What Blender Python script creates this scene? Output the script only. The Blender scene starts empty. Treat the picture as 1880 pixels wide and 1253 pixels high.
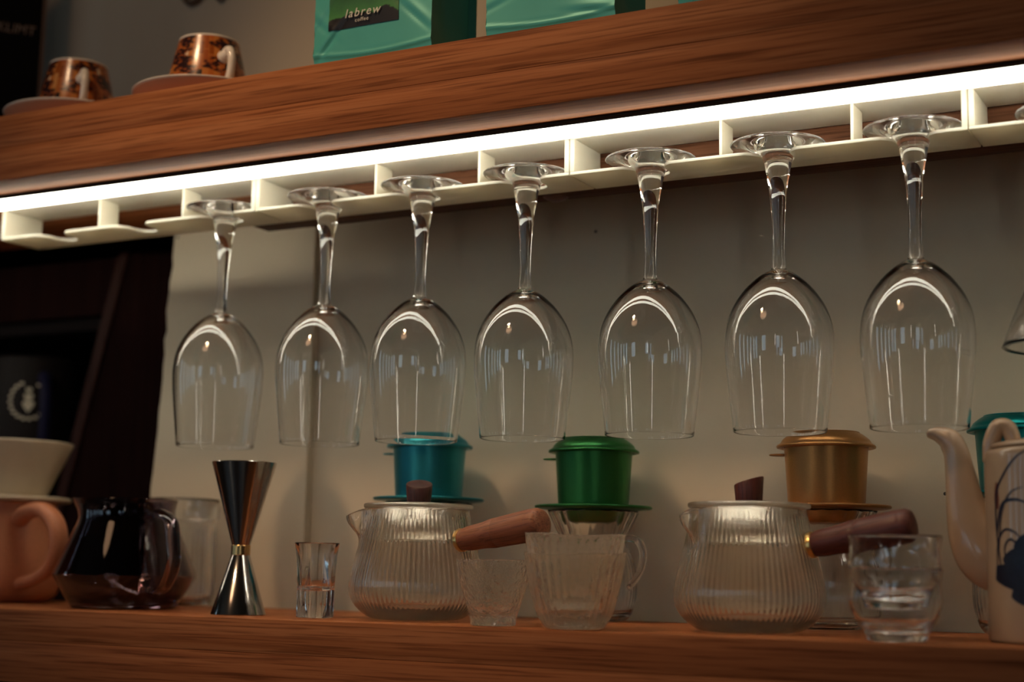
import bpy, bmesh, math, random
from mathutils import Matrix, Vector
random.seed(7)
PI = math.pi
S = bpy.context.scene
COL = S.collection

# ------------------------------------------------------------------ camera
cam_d = bpy.data.cameras.new('camera')
cam = bpy.data.objects.new('camera', cam_d)
COL.objects.link(cam)
cam_d.sensor_width = 36.0
cam_d.lens = 53.617
rt, dn, fw = (0.88440368, 0.46638309, 0.01780302), (-0.05274955, 0.13778392, -0.98905666), (-0.46373227, 0.87378625, 0.1464581)
cam.matrix_world = Matrix(((rt[0], -dn[0], -fw[0], 0.5211), (rt[1], -dn[1], -fw[1], -0.9898), (rt[2], -dn[2], -fw[2], 0.0443), (0, 0, 0, 1)))
cam_d.clip_start = 0.02
cam_d.dof.use_dof = True
cam_d.dof.focus_distance = 1.18
cam_d.dof.aperture_fstop = 3.6
S.camera = cam

# ------------------------------------------------------------------ view / world
S.view_settings.view_transform = 'Standard'
S.view_settings.look = 'None'
S.view_settings.gamma = 1.0
S.view_settings.use_curve_mapping = False
S.view_settings.exposure = 0.0
S.cycles.max_bounces = 24
S.cycles.transmission_bounces = 22
S.cycles.glossy_bounces = 8
S.cycles.diffuse_bounces = 4
S.cycles.transparent_max_bounces = 16
S.cycles.blur_glossy = 0.1
S.cycles.sample_clamp_indirect = 25.0
S.cycles.use_denoising = True
w = bpy.data.worlds.new('world')
S.world = w
w.use_nodes = True
w.node_tree.nodes['Background'].inputs[0].default_value = (0.45, 0.62, 0.8, 1)
w.node_tree.nodes['Background'].inputs[1].default_value = 0.1

LED_STRENGTH = 13.0
LED_COLOR = (1.0, 0.96, 0.78, 1)
WINDOW_STRENGTH = 1.8

def light(name, kind, loc, target, energy, color, **kw):
    d = bpy.data.lights.new(name, kind)
    d.energy = energy
    d.color = color
    for k, v in kw.items():
        setattr(d, k, v)
    o = bpy.data.objects.new(name, d)
    COL.objects.link(o)
    o.location = loc
    o.rotation_euler = (Vector(target) - Vector(loc)).to_track_quat('-Z', 'Y').to_euler()
    return o

# warm pendant spot of the cafe, in front of the shelves and above
light('pendant_spot', 'SPOT', (-0.44, -1.02, 1.45), (-0.18, 0.0, 0.42), 46, (1.0, 0.66, 0.38), spot_size=math.radians(36), spot_blend=1.0, shadow_soft_size=0.07)
# dim warm ceiling lamp of the room, lights everything softly
light('ceiling_lamp', 'AREA', (-0.5, -1.6, 1.6), (-0.2, 0.1, 0.2), 2.2, (1.0, 0.58, 0.32), shape='DISK', size=0.5)

# ------------------------------------------------------------------ node helpers
def new_mat(name):
    m = bpy.data.materials.new(name)
    m.use_nodes = True
    nt = m.node_tree
    return m, nt, nt.nodes['Principled BSDF']

def N(nt, t, **kw):
    n = nt.nodes.new(t)
    for k, v in kw.items():
        if k in n.inputs:
            n.inputs[k].default_value = v
        else:
            setattr(n, k, v)
    return n

def ramp(nt, stops, interp='LINEAR'):
    r = nt.nodes.new('ShaderNodeValToRGB')
    r.color_ramp.interpolation = interp
    e = r.color_ramp.elements
    while len(e) > 1:
        e.remove(e[-1])
    e[0].position = stops[0][0]
    e[0].color = (*stops[0][1], 1)
    for p, c in stops[1:]:
        k = e.new(p)
        k.color = (*c, 1)
    return r

def bump(nt, b, height, strength=0.2, dist=0.001):
    n = N(nt, 'ShaderNodeBump', Strength=strength, Distance=dist)
    nt.links.new(height, n.inputs['Height'])
    nt.links.new(n.outputs[0], b.inputs['Normal'])

def plain(name, color, rough=0.5, metal=0.0, grain=0.0, scale=200.0, bumpy=0.0, coat=0.0, spec=0.5):
    m, nt, b = new_mat(name)
    b.inputs['Specular IOR Level'].default_value = spec
    b.inputs['Base Color'].default_value = (*color, 1)
    b.inputs['Roughness'].default_value = rough
    b.inputs['Metallic'].default_value = metal
    b.inputs['Coat Weight'].default_value = coat
    tc = N(nt, 'ShaderNodeTexCoord')
    nz = N(nt, 'ShaderNodeTexNoise', Scale=scale, Detail=4.0)
    nt.links.new(tc.outputs['Object'], nz.inputs['Vector'])
    if grain:
        r = ramp(nt, [(0.3, tuple(c * (1 - grain) for c in color)), (0.7, tuple(min(1, c * (1 + grain)) for c in color))])
        nt.links.new(nz.outputs[0], r.inputs[0])
        nt.links.new(r.outputs[0], b.inputs['Base Color'])
    if bumpy:
        bump(nt, b, nz.outputs[0], bumpy, 0.0006)
    return m

def wood(name, dark, mid, lite, axis='X', rough=0.52, scale=1.0, coat=0.15):
    m, nt, b = new_mat(name)
    tc = N(nt, 'ShaderNodeTexCoord')
    mp = N(nt, 'ShaderNodeMapping')
    sc = {'X': (1.5, 85, 85), 'Z': (85, 85, 1.5), 'Y': (85, 1.5, 85)}[axis]
    mp.inputs['Scale'].default_value = tuple(v * scale for v in sc)
    nt.links.new(tc.outputs['Object'], mp.inputs[0])
    n1 = N(nt, 'ShaderNodeTexNoise', Scale=1.0, Detail=6.0, Roughness=0.62, Distortion=0.7)
    nt.links.new(mp.outputs[0], n1.inputs['Vector'])
    mp2 = N(nt, 'ShaderNodeMapping')
    sc2 = {'X': (9, 420, 420), 'Z': (420, 420, 9), 'Y': (420, 9, 420)}[axis]
    mp2.inputs['Scale'].default_value = tuple(v * scale for v in sc2)
    nt.links.new(tc.outputs['Object'], mp2.inputs[0])
    n2 = N(nt, 'ShaderNodeTexNoise', Scale=1.0, Detail=3.0, Roughness=0.6)
    nt.links.new(mp2.outputs[0], n2.inputs['Vector'])
    r1 = ramp(nt, [(0.28, dark), (0.5, mid), (0.72, lite)])
    nt.links.new(n1.outputs[0], r1.inputs[0])
    r2 = ramp(nt, [(0.38, (0.45, 0.40, 0.38)), (0.5, (1, 1, 1))])
    nt.links.new(n2.outputs[0], r2.inputs[0])
    mx = N(nt, 'ShaderNodeMix', data_type='RGBA', blend_type='MULTIPLY')
    mx.inputs[0].default_value = 0.75
    nt.links.new(r1.outputs[0], mx.inputs[6])
    nt.links.new(r2.outputs[0], mx.inputs[7])
    nt.links.new(mx.outputs[2], b.inputs['Base Color'])
    b.inputs['Roughness'].default_value = rough
    b.inputs['Coat Weight'].default_value = coat
    b.inputs['Coat Roughness'].default_value = 0.3
    b.inputs['Specular IOR Level'].default_value = 0.5 if coat > 0.05 else 0.2
    b.inputs['IOR'].default_value = 1.5 if coat > 0.05 else 1.22
    bump(nt, b, n2.outputs[0], 0.25, 0.0004)
    return m

def glass(name, color=(1, 1, 1), rough=0.0, density=0.0, absorb=(1, 1, 1), hammered=0.0, hscale=300.0, haze=0.0):
    m, nt, b = new_mat(name)
    b.inputs['Base Color'].default_value = (*color, 1)
    b.inputs['Roughness'].default_value = rough
    b.inputs['IOR'].default_value = 1.5
    b.inputs['Transmission Weight'].default_value = 1.0
    if hammered:
        tc = N(nt, 'ShaderNodeTexCoord')
        nz = N(nt, 'ShaderNodeTexNoise', Scale=hscale, Detail=2.0)
        nt.links.new(tc.outputs['Object'], nz.inputs['Vector'])
        bump(nt, b, nz.outputs[0], hammered, 0.002)
    if haze:
        df = N(nt, 'ShaderNodeBsdfTranslucent', Color=(1.0, 0.84, 0.66, 1))  # milky haze; its warm tint stands in for refracted shelf light
        d2 = N(nt, 'ShaderNodeBsdfDiffuse', Color=(1.0, 0.84, 0.66, 1))
        m0, m1 = N(nt, 'ShaderNodeMixShader'), N(nt, 'ShaderNodeMixShader')
        nt.links.new(df.outputs[0], m0.inputs[1]); nt.links.new(d2.outputs[0], m0.inputs[2])
        m1.inputs[0].default_value = haze
        nt.links.new(b.outputs[0], m1.inputs[1]); nt.links.new(m0.outputs[0], m1.inputs[2])
        nt.links.new(m1.outputs[0], nt.nodes['Material Output'].inputs['Surface'])
    if density:
        va = N(nt, 'ShaderNodeVolumeAbsorption', Density=density)
        va.inputs['Color'].default_value = (*absorb, 1)
        nt.links.new(va.outputs[0], nt.nodes['Material Output'].inputs['Volume'])
    return m

def emitter(name, color, strength):
    m, nt, b = new_mat(name)
    b.inputs['Base Color'].default_value = (0.8, 0.8, 0.8, 1)
    b.inputs['Emission Color'].default_value = color
    b.inputs['Emission Strength'].default_value = strength
    return m

# ------------------------------------------------------------------ materials
def plaster(name, a, c):
    m, nt, b = new_mat(name)
    tc = N(nt, 'ShaderNodeTexCoord')
    n1 = N(nt, 'ShaderNodeTexNoise', Scale=5.0, Detail=5.0)
    n2 = N(nt, 'ShaderNodeTexNoise', Scale=130.0, Detail=6.0)
    nt.links.new(tc.outputs['Object'], n1.inputs['Vector'])
    nt.links.new(tc.outputs['Object'], n2.inputs['Vector'])
    r = ramp(nt, [(0.3, a), (0.7, c)])
    nt.links.new(n1.outputs[0], r.inputs[0])
    nt.links.new(r.outputs[0], b.inputs['Base Color'])
    b.inputs['Roughness'].default_value = 0.85
    bump(nt, b, n2.outputs[0], 0.25, 0.0008)
    return m

M = {}
M['wall'] = plaster('cream_plaster', (0.50, 0.42, 0.31), (0.56, 0.48, 0.36))
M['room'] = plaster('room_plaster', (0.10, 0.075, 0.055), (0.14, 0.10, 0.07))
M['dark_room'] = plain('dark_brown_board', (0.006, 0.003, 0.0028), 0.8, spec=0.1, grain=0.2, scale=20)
M['floor'] = wood('floor_wood', (0.05, 0.03, 0.02), (0.08, 0.045, 0.03), (0.1, 0.06, 0.04))
M['shelf'] = wood('oak_shelf', (0.22, 0.070, 0.026), (0.40, 0.142, 0.055), (0.53, 0.215, 0.092), coat=0.01)
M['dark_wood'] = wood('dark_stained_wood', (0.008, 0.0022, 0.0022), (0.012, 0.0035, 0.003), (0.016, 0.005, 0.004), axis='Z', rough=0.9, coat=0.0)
M['rail_wood'] = wood('dark_rail_wood', (0.07, 0.028, 0.014), (0.11, 0.045, 0.024), (0.14, 0.06, 0.032), coat=0.0)
M['handle_wood'] = wood('reddish_handle_wood', (0.22, 0.07, 0.03), (0.36, 0.13, 0.055), (0.45, 0.19, 0.08), scale=1.6, coat=0.1)
M['mahogany'] = wood('mahogany_wood', (0.09, 0.018, 0.012), (0.14, 0.03, 0.018), (0.18, 0.045, 0.025), scale=1.6, coat=0.2)
M['knob_wood'] = wood('dark_knob_wood', (0.05, 0.014, 0.012), (0.075, 0.022, 0.018), (0.11, 0.035, 0.028), axis='Z', scale=1.6)
def rack_mat():
    m, nt, b = new_mat('white_translucent_plastic')
    b.inputs['Base Color'].default_value = (0.90, 0.88, 0.78, 1)
    b.inputs['Roughness'].default_value = 0.35
    tr = N(nt, 'ShaderNodeBsdfTranslucent', Color=(0.85, 0.78, 0.62, 1))
    mx = N(nt, 'ShaderNodeMixShader')
    mx.inputs[0].default_value = 0.34
    nt.links.new(b.outputs[0], mx.inputs[1]); nt.links.new(tr.outputs[0], mx.inputs[2])
    nt.links.new(mx.outputs[0], nt.nodes['Material Output'].inputs['Surface'])
    return m
M['rack'] = rack_mat()
M['gap'] = plain('black_aluminium', (0.015, 0.013, 0.012), 0.4, 0.6)
M['led'] = emitter('led_diffuser', LED_COLOR, LED_STRENGTH)
M['clear'] = glass('clear_crystal', (1.0, 1.0, 1.0))
M['ribbed'] = glass('warm_ribbed_glass', (1.0, 0.975, 0.93), rough=0.03, haze=0.045)
M['lid'] = glass('frosted_lid_glass', (1.0, 0.95, 0.86), rough=0.28, haze=0.05)
M['water_glass'] = glass('clear_tumbler_glass', (0.98, 0.985, 0.98))
M['hammered'] = glass('hammered_cup_glass', (1.0, 0.975, 0.93), rough=0.03, hammered=0.6, hscale=260, haze=0.07)
M['smoke'] = glass('smoky_glass', (0.30, 0.23, 0.27))
M['steel'] = plain('polished_steel', (0.50, 0.47, 0.45), 0.13, 1.0)
M['gold_band'] = plain('brushed_gold', (0.75, 0.48, 0.2), 0.25, 1.0)
M['brass'] = plain('brass', (0.85, 0.6, 0.25), 0.3, 1.0)
def anod(name, c):
    return plain(name, c, 0.36, 0.75, grain=0.06, scale=900)
M['blue'] = anod('blue_anodised', (0.03, 0.30, 0.36))
M['green'] = anod('green_anodised', (0.035, 0.21, 0.055))
M['gold'] = anod('gold_anodised', (0.50, 0.25, 0.085))
M['teal'] = anod('teal_anodised', (0.0, 0.24, 0.25))
M['terracotta'] = plain('terracotta_glaze', (0.62, 0.23, 0.11), 0.45, grain=0.08, scale=500, bumpy=0.05)
M['cream'] = plain('cream_ceramic', (0.68, 0.56, 0.40), 0.35, grain=0.03, scale=80, coat=0.3)
M['porcelain'] = plain('ivory_porcelain', (0.52, 0.36, 0.23), 0.22, grain=0.03, scale=50, coat=0.5)
M['saucer'] = plain('peach_saucer_glaze', (0.78, 0.48, 0.30), 0.3, coat=0.4)
M['white_glaze'] = plain('white_glaze', (0.85, 0.78, 0.68), 0.2, coat=0.4)
M['navy_paint'] = plain('navy_brushwork', (0.008, 0.01, 0.03), 0.3, grain=0.3, scale=300)
M['rust_paint'] = plain('rust_brushwork', (0.16, 0.03, 0.015), 0.3)
M['bag'] = plain('teal_foil_pouch', (0.08, 0.43, 0.37), 0.42, 0.15, grain=0.05, scale=30)
M['bag_shaded'] = plain('shaded_teal_pouch', (0.09, 0.36, 0.29), 0.5, 0.0, grain=0.05, scale=30)  # darker pouch teal, shade painted into the sides and back
M['ink_white'] = plain('pale_print', (0.75, 0.72, 0.62), 0.5)
M['black_card'] = plain('black_card', (0.006, 0.005, 0.005), 0.5, spec=0.2)
M['tan_edge'] = plain('tan_card_edge', (0.20, 0.11, 0.07), 0.6)
M['title'] = plain('faded_cream_print', (0.40, 0.27, 0.20), 0.6)
M['navy_mug'] = plain('navy_enamel', (0.010, 0.009, 0.030), 0.6, spec=0.12)
M['dark_mug'] = plain('black_enamel', (0.012, 0.008, 0.007), 0.6, spec=0.12)
M['emblem'] = plain('pale_emblem_print', (0.6, 0.5, 0.36), 0.5)
M['speck'] = plain('dark_speck', (0.02, 0.015, 0.012), 0.6)
M['relief'] = plain('bronze_relief', (0.12, 0.075, 0.045), 0.5, 0.3)
M['shade'] = plain('black_metal', (0.02, 0.02, 0.02), 0.4, 0.5)
M['window'] = emitter('daylit_pane', (0.50, 0.74, 0.92, 1), WINDOW_STRENGTH)

def mosaic():
    m, nt, b = new_mat('gold_and_brown_tile_print')
    uv = N(nt, 'ShaderNodeTexCoord')
    mp = N(nt, 'ShaderNodeMapping')
    mp.inputs['Rotation'].default_value = (0, 0, PI / 2)
    mp.inputs['Scale'].default_value = (26, 7, 1)
    nt.links.new(uv.outputs['UV'], mp.inputs[0])
    br = N(nt, 'ShaderNodeTexBrick', Scale=1.0)
    br.inputs['Color1'].default_value = (0, 0, 0, 1)
    br.inputs['Color2'].default_value = (1, 1, 1, 1)
    br.inputs['Mortar'].default_value = (0.35, 0.35, 0.35, 1)
    br.inputs['Mortar Size'].default_value = 0.03
    br.inputs['Brick Width'].default_value = 1.1
    br.inputs['Row Height'].default_value = 0.62
    br.offset = 0.37
    nt.links.new(mp.outputs[0], br.inputs['Vector'])
    r = ramp(nt, [(0, (0.30, 0.07, 0.012)), (0.16, (0.46, 0.13, 0.025)), (0.33, (0.52, 0.18, 0.04)), (0.5, (0.38, 0.09, 0.02)),
                  (0.62, (0.62, 0.28, 0.09)), (0.74, (0.02, 0.008, 0.005)), (0.86, (0.50, 0.13, 0.03)), (0.93, (0.75, 0.55, 0.36))], 'CONSTANT')
    nt.links.new(br.outputs['Color'], r.inputs[0])
    nz = N(nt, 'ShaderNodeTexNoise', Scale=7.0, Detail=5.0)
    nt.links.new(uv.outputs['UV'], nz.inputs['Vector'])
    vo = N(nt, 'ShaderNodeTexVoronoi', Scale=38.0)
    nt.links.new(uv.outputs['UV'], vo.inputs['Vector'])
    r2 = ramp(nt, [(0.25, (0.34, 0.085, 0.02)), (0.45, (0.05, 0.015, 0.012)), (0.8, (0.025, 0.009, 0.009))])
    nt.links.new(vo.outputs['Distance'], r2.inputs[0])
    mask = ramp(nt, [(0.50, (0, 0, 0)), (0.53, (1, 1, 1))])
    nt.links.new(nz.outputs[0], mask.inputs[0])
    mx = N(nt, 'ShaderNodeMix', data_type='RGBA')
    nt.links.new(mask.outputs[0], mx.inputs[0])
    nt.links.new(r.outputs[0], mx.inputs[6])
    nt.links.new(r2.outputs[0], mx.inputs[7])
    nt.links.new(mx.outputs[2], b.inputs['Base Color'])
    b.inputs['Roughness'].default_value = 0.25
    b.inputs['Coat Weight'].default_value = 0.15
    return m
M['mosaic'] = mosaic()

def aurora():
    m, nt, b = new_mat('dark_green_label_print')
    tc = N(nt, 'ShaderNodeTexCoord')
    sp = N(nt, 'ShaderNodeSeparateXYZ')
    nt.links.new(tc.outputs['Object'], sp.inputs[0])
    nz = N(nt, 'ShaderNodeTexNoise', Scale=45.0, Detail=5.0)
    nt.links.new(tc.outputs['Object'], nz.inputs['Vector'])
    # hills: height compared with a noisy ridge line
    ma = N(nt, 'ShaderNodeMath', operation='MULTIPLY_ADD')
    nt.links.new(nz.outputs[0], ma.inputs[0])
    ma.inputs[1].default_value = -0.024
    nt.links.new(sp.outputs[2], ma.inputs[2])
    r = ramp(nt, [(0.0, (0.006, 0.004, 0.006)), (0.015, (0.012, 0.02, 0.012)), (0.03, (0.06, 0.24, 0.06)), (0.20, (0.04, 0.16, 0.05)), (0.55, (0.008, 0.04, 0.015)), (1.0, (0.01, 0.02, 0.012))])
    mm = N(nt, 'ShaderNodeMapRange')
    mm.inputs[1].default_value = -0.004
    mm.inputs[2].default_value = 0.06
    nt.links.new(ma.outputs[0], mm.inputs[0])
    nt.links.new(mm.outputs[0], r.inputs[0])
    nt.links.new(r.outputs[0], b.inputs['Base Color'])
    b.inputs['Roughness'].default_value = 0.4
    return m
M['aurora'] = aurora()

# ------------------------------------------------------------------ object helpers
def obj(name, me, mat, parent=None, loc=None, rot=None, smooth=True):
    o = bpy.data.objects.new(name, me)
    if mat is not None:
        me.materials.clear()
        me.materials.append(mat)
    COL.objects.link(o)
    if parent is not None:
        o.parent = parent
    if loc is not None:
        o.location = loc
    if rot is not None:
        o.rotation_euler = rot
    if smooth:
        me.shade_smooth()
    return o

def thing(name, label, cat, loc=(0, 0, 0), rz=0.0, group=None, rot=None):
    o = bpy.data.objects.new(name, None)
    o.empty_display_size = 0.02
    COL.objects.link(o)
    o.location = loc
    o.rotation_euler = rot if rot else (0, 0, rz)
    tag(o, label, cat, group)
    return o

def tag(o, label=None, cat=None, group=None, kind=None):
    if label: o['label'] = label
    if cat: o['category'] = cat
    if group: o['group'] = group
    if kind: o['kind'] = kind
    return o

def dup(root, loc, label=None, group=None, rz=None):
    r = root.copy(); COL.objects.link(r); r.location = loc
    if rz is not None: r.rotation_euler[2] = rz
    if label: r['label'] = label
    if group: r['group'] = group
    for ch in list(root.children):
        c = ch.copy(); COL.objects.link(c); c.parent = r
        for g in ch.children:
            d = g.copy(); COL.objects.link(d); d.parent = c
    return r

def smooth_pts(pts, k=5):
    """Catmull-Rom through tuples of any length."""
    out = []
    n = len(pts)
    for i in range(n - 1):
        p0, p1, p2, p3 = pts[max(i - 1, 0)], pts[i], pts[i + 1], pts[min(i + 2, n - 1)]
        for j in range(k):
            t = j / k
            out.append(tuple(0.5 * ((2 * b) + (c - a) * t + (2 * a - 5 * b + 4 * c - d) * t * t + (-a + 3 * b - 3 * c + d) * t ** 3)
                             for a, b, c, d in zip(p0, p1, p2, p3)))
    out.append(tuple(pts[-1]))
    return out

def lathe(name, prof, seg=64, fn=None, smooth=True, sharp=None):
    """prof: (r, z) from bottom axis outwards, up, then inside down. Open ends stay open; r==0 closes with a fan."""
    verts, faces, uvs = [], [], []
    rings = []
    L = 0.0
    Ls = [0.0]
    for a, b in zip(prof, prof[1:]):
        L += math.hypot(b[0] - a[0], b[1] - a[1])
        Ls.append(L)
    for i, (r, z) in enumerate(prof):
        if r <= 1e-7:
            rings.append([len(verts)])
            verts.append((0, 0, z))
        else:
            ring = []
            for j in range(seg):
                th = 2 * PI * j / seg
                rr, zz = (r, z) if fn is None else fn(r, z, th, i)
                ring.append(len(verts))
                verts.append((rr * math.cos(th), rr * math.sin(th), zz))
            rings.append(ring)
    for i in range(len(rings) - 1):
        a, b = rings[i], rings[i + 1]
        for j in range(seg):
            k = (j + 1) % seg
            u0, u1, v0, v1 = j / seg, (j + 1) / seg, Ls[i] / L, Ls[i + 1] / L
            if len(a) == 1 and len(b) == 1:
                continue
            if len(a) == 1:
                faces.append((a[0], b[k], b[j])); uvs += [(u0, v0), (u1, v1), (u0, v1)]
            elif len(b) == 1:
                faces.append((a[j], a[k], b[0])); uvs += [(u0, v0), (u1, v0), (u0, v1)]
            else:
                faces.append((a[j], a[k], b[k], b[j])); uvs += [(u0, v0), (u1, v0), (u1, v1), (u0, v1)]
    me = bpy.data.meshes.new(name)
    me.from_pydata(verts, [], faces)
    uvl = me.uv_layers.new(name='UVMap')
    for i, (u, v) in enumerate(uvs):
        uvl.data[i].uv = (u, v)
    me.update()
    if sharp is not None:
        me.shade_smooth()
        me.set_sharp_from_angle(angle=math.radians(sharp))
    return me

def box_mesh(name, x0, x1, y0, y1, z0, z1, bevel=0.0, segs=2):
    bm = bmesh.new()
    bmesh.ops.create_cube(bm, size=1.0)
    bmesh.ops.transform(bm, matrix=Matrix.Translation(((x0 + x1) / 2, (y0 + y1) / 2, (z0 + z1) / 2)) @ Matrix.Diagonal((x1 - x0, y1 - y0, z1 - z0, 1)), verts=bm.verts)
    if bevel:
        bmesh.ops.bevel(bm, geom=list(bm.edges), offset=bevel, segments=segs, affect='EDGES', profile=0.5)
    me = bpy.data.meshes.new(name)
    bm.to_mesh(me); bm.free()
    me.shade_smooth()
    me.set_sharp_from_angle(angle=math.radians(40))
    return me

def prism_mesh(name, outlines, axis='Z', a=0.0, b=0.01, bevel=0.0):
    """outlines: list of 2D polygons extruded between a and b along axis. For 'Z' (x,y); for 'Y' (x,z)."""
    bm = bmesh.new()
    for poly in outlines:
        if axis == 'Z':
            lo = [bm.verts.new((p[0], p[1], a)) for p in poly]; hi = [bm.verts.new((p[0], p[1], b)) for p in poly]
        else:
            lo = [bm.verts.new((p[0], a, p[1])) for p in poly]; hi = [bm.verts.new((p[0], b, p[1])) for p in poly]
        bm.faces.new(lo); bm.faces.new(list(reversed(hi)))
        n = len(poly)
        for i in range(n):
            bm.faces.new((lo[i], hi[i], hi[(i + 1) % n], lo[(i + 1) % n]))
    bmesh.ops.recalc_face_normals(bm, faces=bm.faces)
    if bevel:
        es = [e for e in bm.edges if len(e.link_faces) == 2 and e.calc_face_angle() > 0.9]
        bmesh.ops.bevel(bm, geom=es, offset=bevel, segments=2, affect='EDGES', profile=0.5)
    me = bpy.data.meshes.new(name)
    bm.to_mesh(me); bm.free()
    me.shade_smooth()
    me.set_sharp_from_angle(angle=math.radians(35))
    return me

def tube(name, pts, seg=16, k=6, flat=1.0, up=Vector((0, 0, 1))):
    """pts: (x, y, z, r). Closed rounded tube along a Catmull-Rom path. flat scales the section along its binormal."""
    P = smooth_pts(pts, k)
    # rounded ends
    verts, faces = [], []
    rings = []
    n = len(P)
    T = []
    for i in range(n):
        a, b = Vector(P[max(i - 1, 0)][:3]), Vector(P[min(i + 1, n - 1)][:3])
        T.append((b - a).normalized())
    nrm = up - T[0] * up.dot(T[0])
    if nrm.length < 1e-3:
        nrm = Vector((1, 0, 0)) - T[0] * T[0].x
    nrm.normalize()
    secs = []
    for i in range(n):
        nrm = (nrm - T[i] * nrm.dot(T[i])).normalized()
        secs.append((Vector(P[i][:3]), T[i], nrm.copy(), P[i][3]))
    full = []
    c, t, m, r = secs[0]
    for q in (0.15, 0.5, 0.8):
        full.append((c - t * r * math.cos(q * PI / 2) * 0.6, t, m, r * math.sin(q * PI / 2)))
    full += secs
    c, t, m, r = secs[-1]
    for q in (0.8, 0.5, 0.15):
        full.append((c + t * r * math.cos(q * PI / 2) * 0.6, t, m, r * math.sin(q * PI / 2)))
    for c, t, m, r in full:
        bn = t.cross(m)
        ring = []
        for j in range(seg):
            th = 2 * PI * j / seg
            v = c + m * (r * math.cos(th)) + bn * (r * flat * math.sin(th))
            ring.append(len(verts)); verts.append(tuple(v))
        rings.append(ring)
    for a, b in zip(rings, rings[1:]):
        for j in range(seg):
            q = (j + 1) % seg
            faces.append((a[j], a[q], b[q], b[j]))
    faces.append(tuple(reversed(rings[0])))
    faces.append(tuple(rings[-1]))
    me = bpy.data.meshes.new(name)
    me.from_pydata(verts, [], faces)
    bm = bmesh.new(); bm.from_mesh(me)
    bmesh.ops.recalc_face_normals(bm, faces=bm.faces)
    bm.to_mesh(me); bm.free()
    me.update()
    return me

def text_part(name, body, size, mat, parent, mat4, extrude=0.0001, shear=0.0, spacing=1.0, align='LEFT'):
    cu = bpy.data.curves.new(name + '_curve', 'FONT')
    cu.body = body; cu.size = size; cu.extrude = extrude; cu.shear = shear
    cu.space_character = spacing
    cu.align_x = align
    cu.resolution_u = 4
    tmp = bpy.data.objects.new(name + '_tmp', cu)
    COL.objects.link(tmp)
    dg = bpy.context.evaluated_depsgraph_get()
    me = bpy.data.meshes.new_from_object(tmp.evaluated_get(dg))
    bpy.data.objects.remove(tmp); bpy.data.curves.remove(cu)
    me.transform(mat4)
    return obj(name, me, mat, parent, smooth=False)

def closed(outer, inner):
    """outer: list of (r,z) from base edge up to rim; inner: from rim down to the inner floor. Adds axis points."""
    return [(0, outer[0][1])] + outer + inner + [(0, inner[-1][1])]

# ------------------------------------------------------------------ room shell
ZU0, ZU1 = 0.389, 0.451       # upper shelf
YW = 0.25
FL, CE = -1.0, 1.75
XL, XR, YF = -3.4, 2.4, -4.0
def struct(name, me, mat, parent=None, smooth=False):
    o = obj(name, me, mat, parent, smooth=smooth)
    if parent is None: o['kind'] = 'structure'
    return o
jag = []
random.seed(3)
zz = -0.22
while zz < 0.40:
    base = -0.556 + 0.016 * max(0, min(1, (zz - 0.05) / 0.3))
    jag.append((base + random.uniform(-0.0022, 0.0022), zz))
    zz += random.uniform(0.008, 0.022)
jag.append((-0.541, 0.42))
polys_main = [[(-0.357, FL), (XR, FL), (XR, CE), (-0.357, CE)],
              [(XL, 0.42), (-0.541, 0.42), (-0.541, CE), (XL, CE)],
              [(XL, FL), (-1.45, FL), (-1.45, 0.42), (XL, 0.42)],
              [(-1.45, FL), (-0.56, FL), (-0.56, -0.22), (-1.45, -0.22)]]
wb = struct('wall_back', prism_mesh('wall_back', polys_main, 'Y', YW, YW + 0.09), M['wall'])
pil = [(-0.556, FL), (-0.357, FL), (-0.357, CE), (-0.541, CE)] + list(reversed(jag))
struct('wall_pier', prism_mesh('wall_pier', [pil], 'Y', YW - 0.010, YW + 0.09), M['wall'])
struct('floor', box_mesh('floor', XL, XR, YF, 1.2, FL - 0.1, FL), M['floor'])
struct('ceiling', box_mesh('ceiling', XL, XR, YF, 1.2, CE, CE + 0.1), M['room'])
struct('wall_left', box_mesh('wall_left', XL - 0.1, XL, YF, 1.2, FL, CE), M['room'])
struct('wall_right', box_mesh('wall_right', XR, XR + 0.1, YF, 1.2, FL, CE), M['room'])
struct('wall_front', box_mesh('wall_front', XL, XR, YF - 0.1, YF, FL, CE), M['room'])
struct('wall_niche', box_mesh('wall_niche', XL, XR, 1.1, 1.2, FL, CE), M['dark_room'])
struct('bounce_counter', box_mesh('bounce_counter', -1.4, 1.2, -0.62, -0.10, -0.50, -0.46, 0.003), M['shelf'])  # unseen counter top, added to bounce warm light up into the glassware
# tall daylit windows of the cafe front, far behind the camera
def window(n, x0, x1, z0, z1):
    f = box_mesh('window_%d' % n, x0 - 0.05, x1 + 0.05, YF + 0.0, YF + 0.04, z0 - 0.05, z1 + 0.05, 0.005)
    o = struct('window_%d' % n, f, M['shade'])
    pane = box_mesh('pane', x0, x1, YF + 0.04, YF + 0.045, z0, z1)
    obj('pane', pane, M['window'], o, smooth=False)
for i, (x0, x1, z0, z1) in enumerate([(-3.0, -2.7, 0.15, 1.1), (-2.4, -2.1, 0.15, 1.1), (-1.2, -0.6, 0.35, 1.05), (1.0, 1.5, 0.4, 1.0), (1.8, 2.0, 0.3, 1.0)]):
    window(i + 1, x0, x1, z0, z1)
def side_window(n, y0, y1, z0, z1, mat='window'):
    o = struct('window_%d' % n, box_mesh('window_%d' % n, XL, XL + 0.04, y0 - 0.05, y1 + 0.05, z0 - 0.05, z1 + 0.05, 0.005), M['shade'])
    obj('pane', box_mesh('pane', XL + 0.04, XL + 0.045, y0, y1, z0, z1), M[mat], o, smooth=False)
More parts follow.
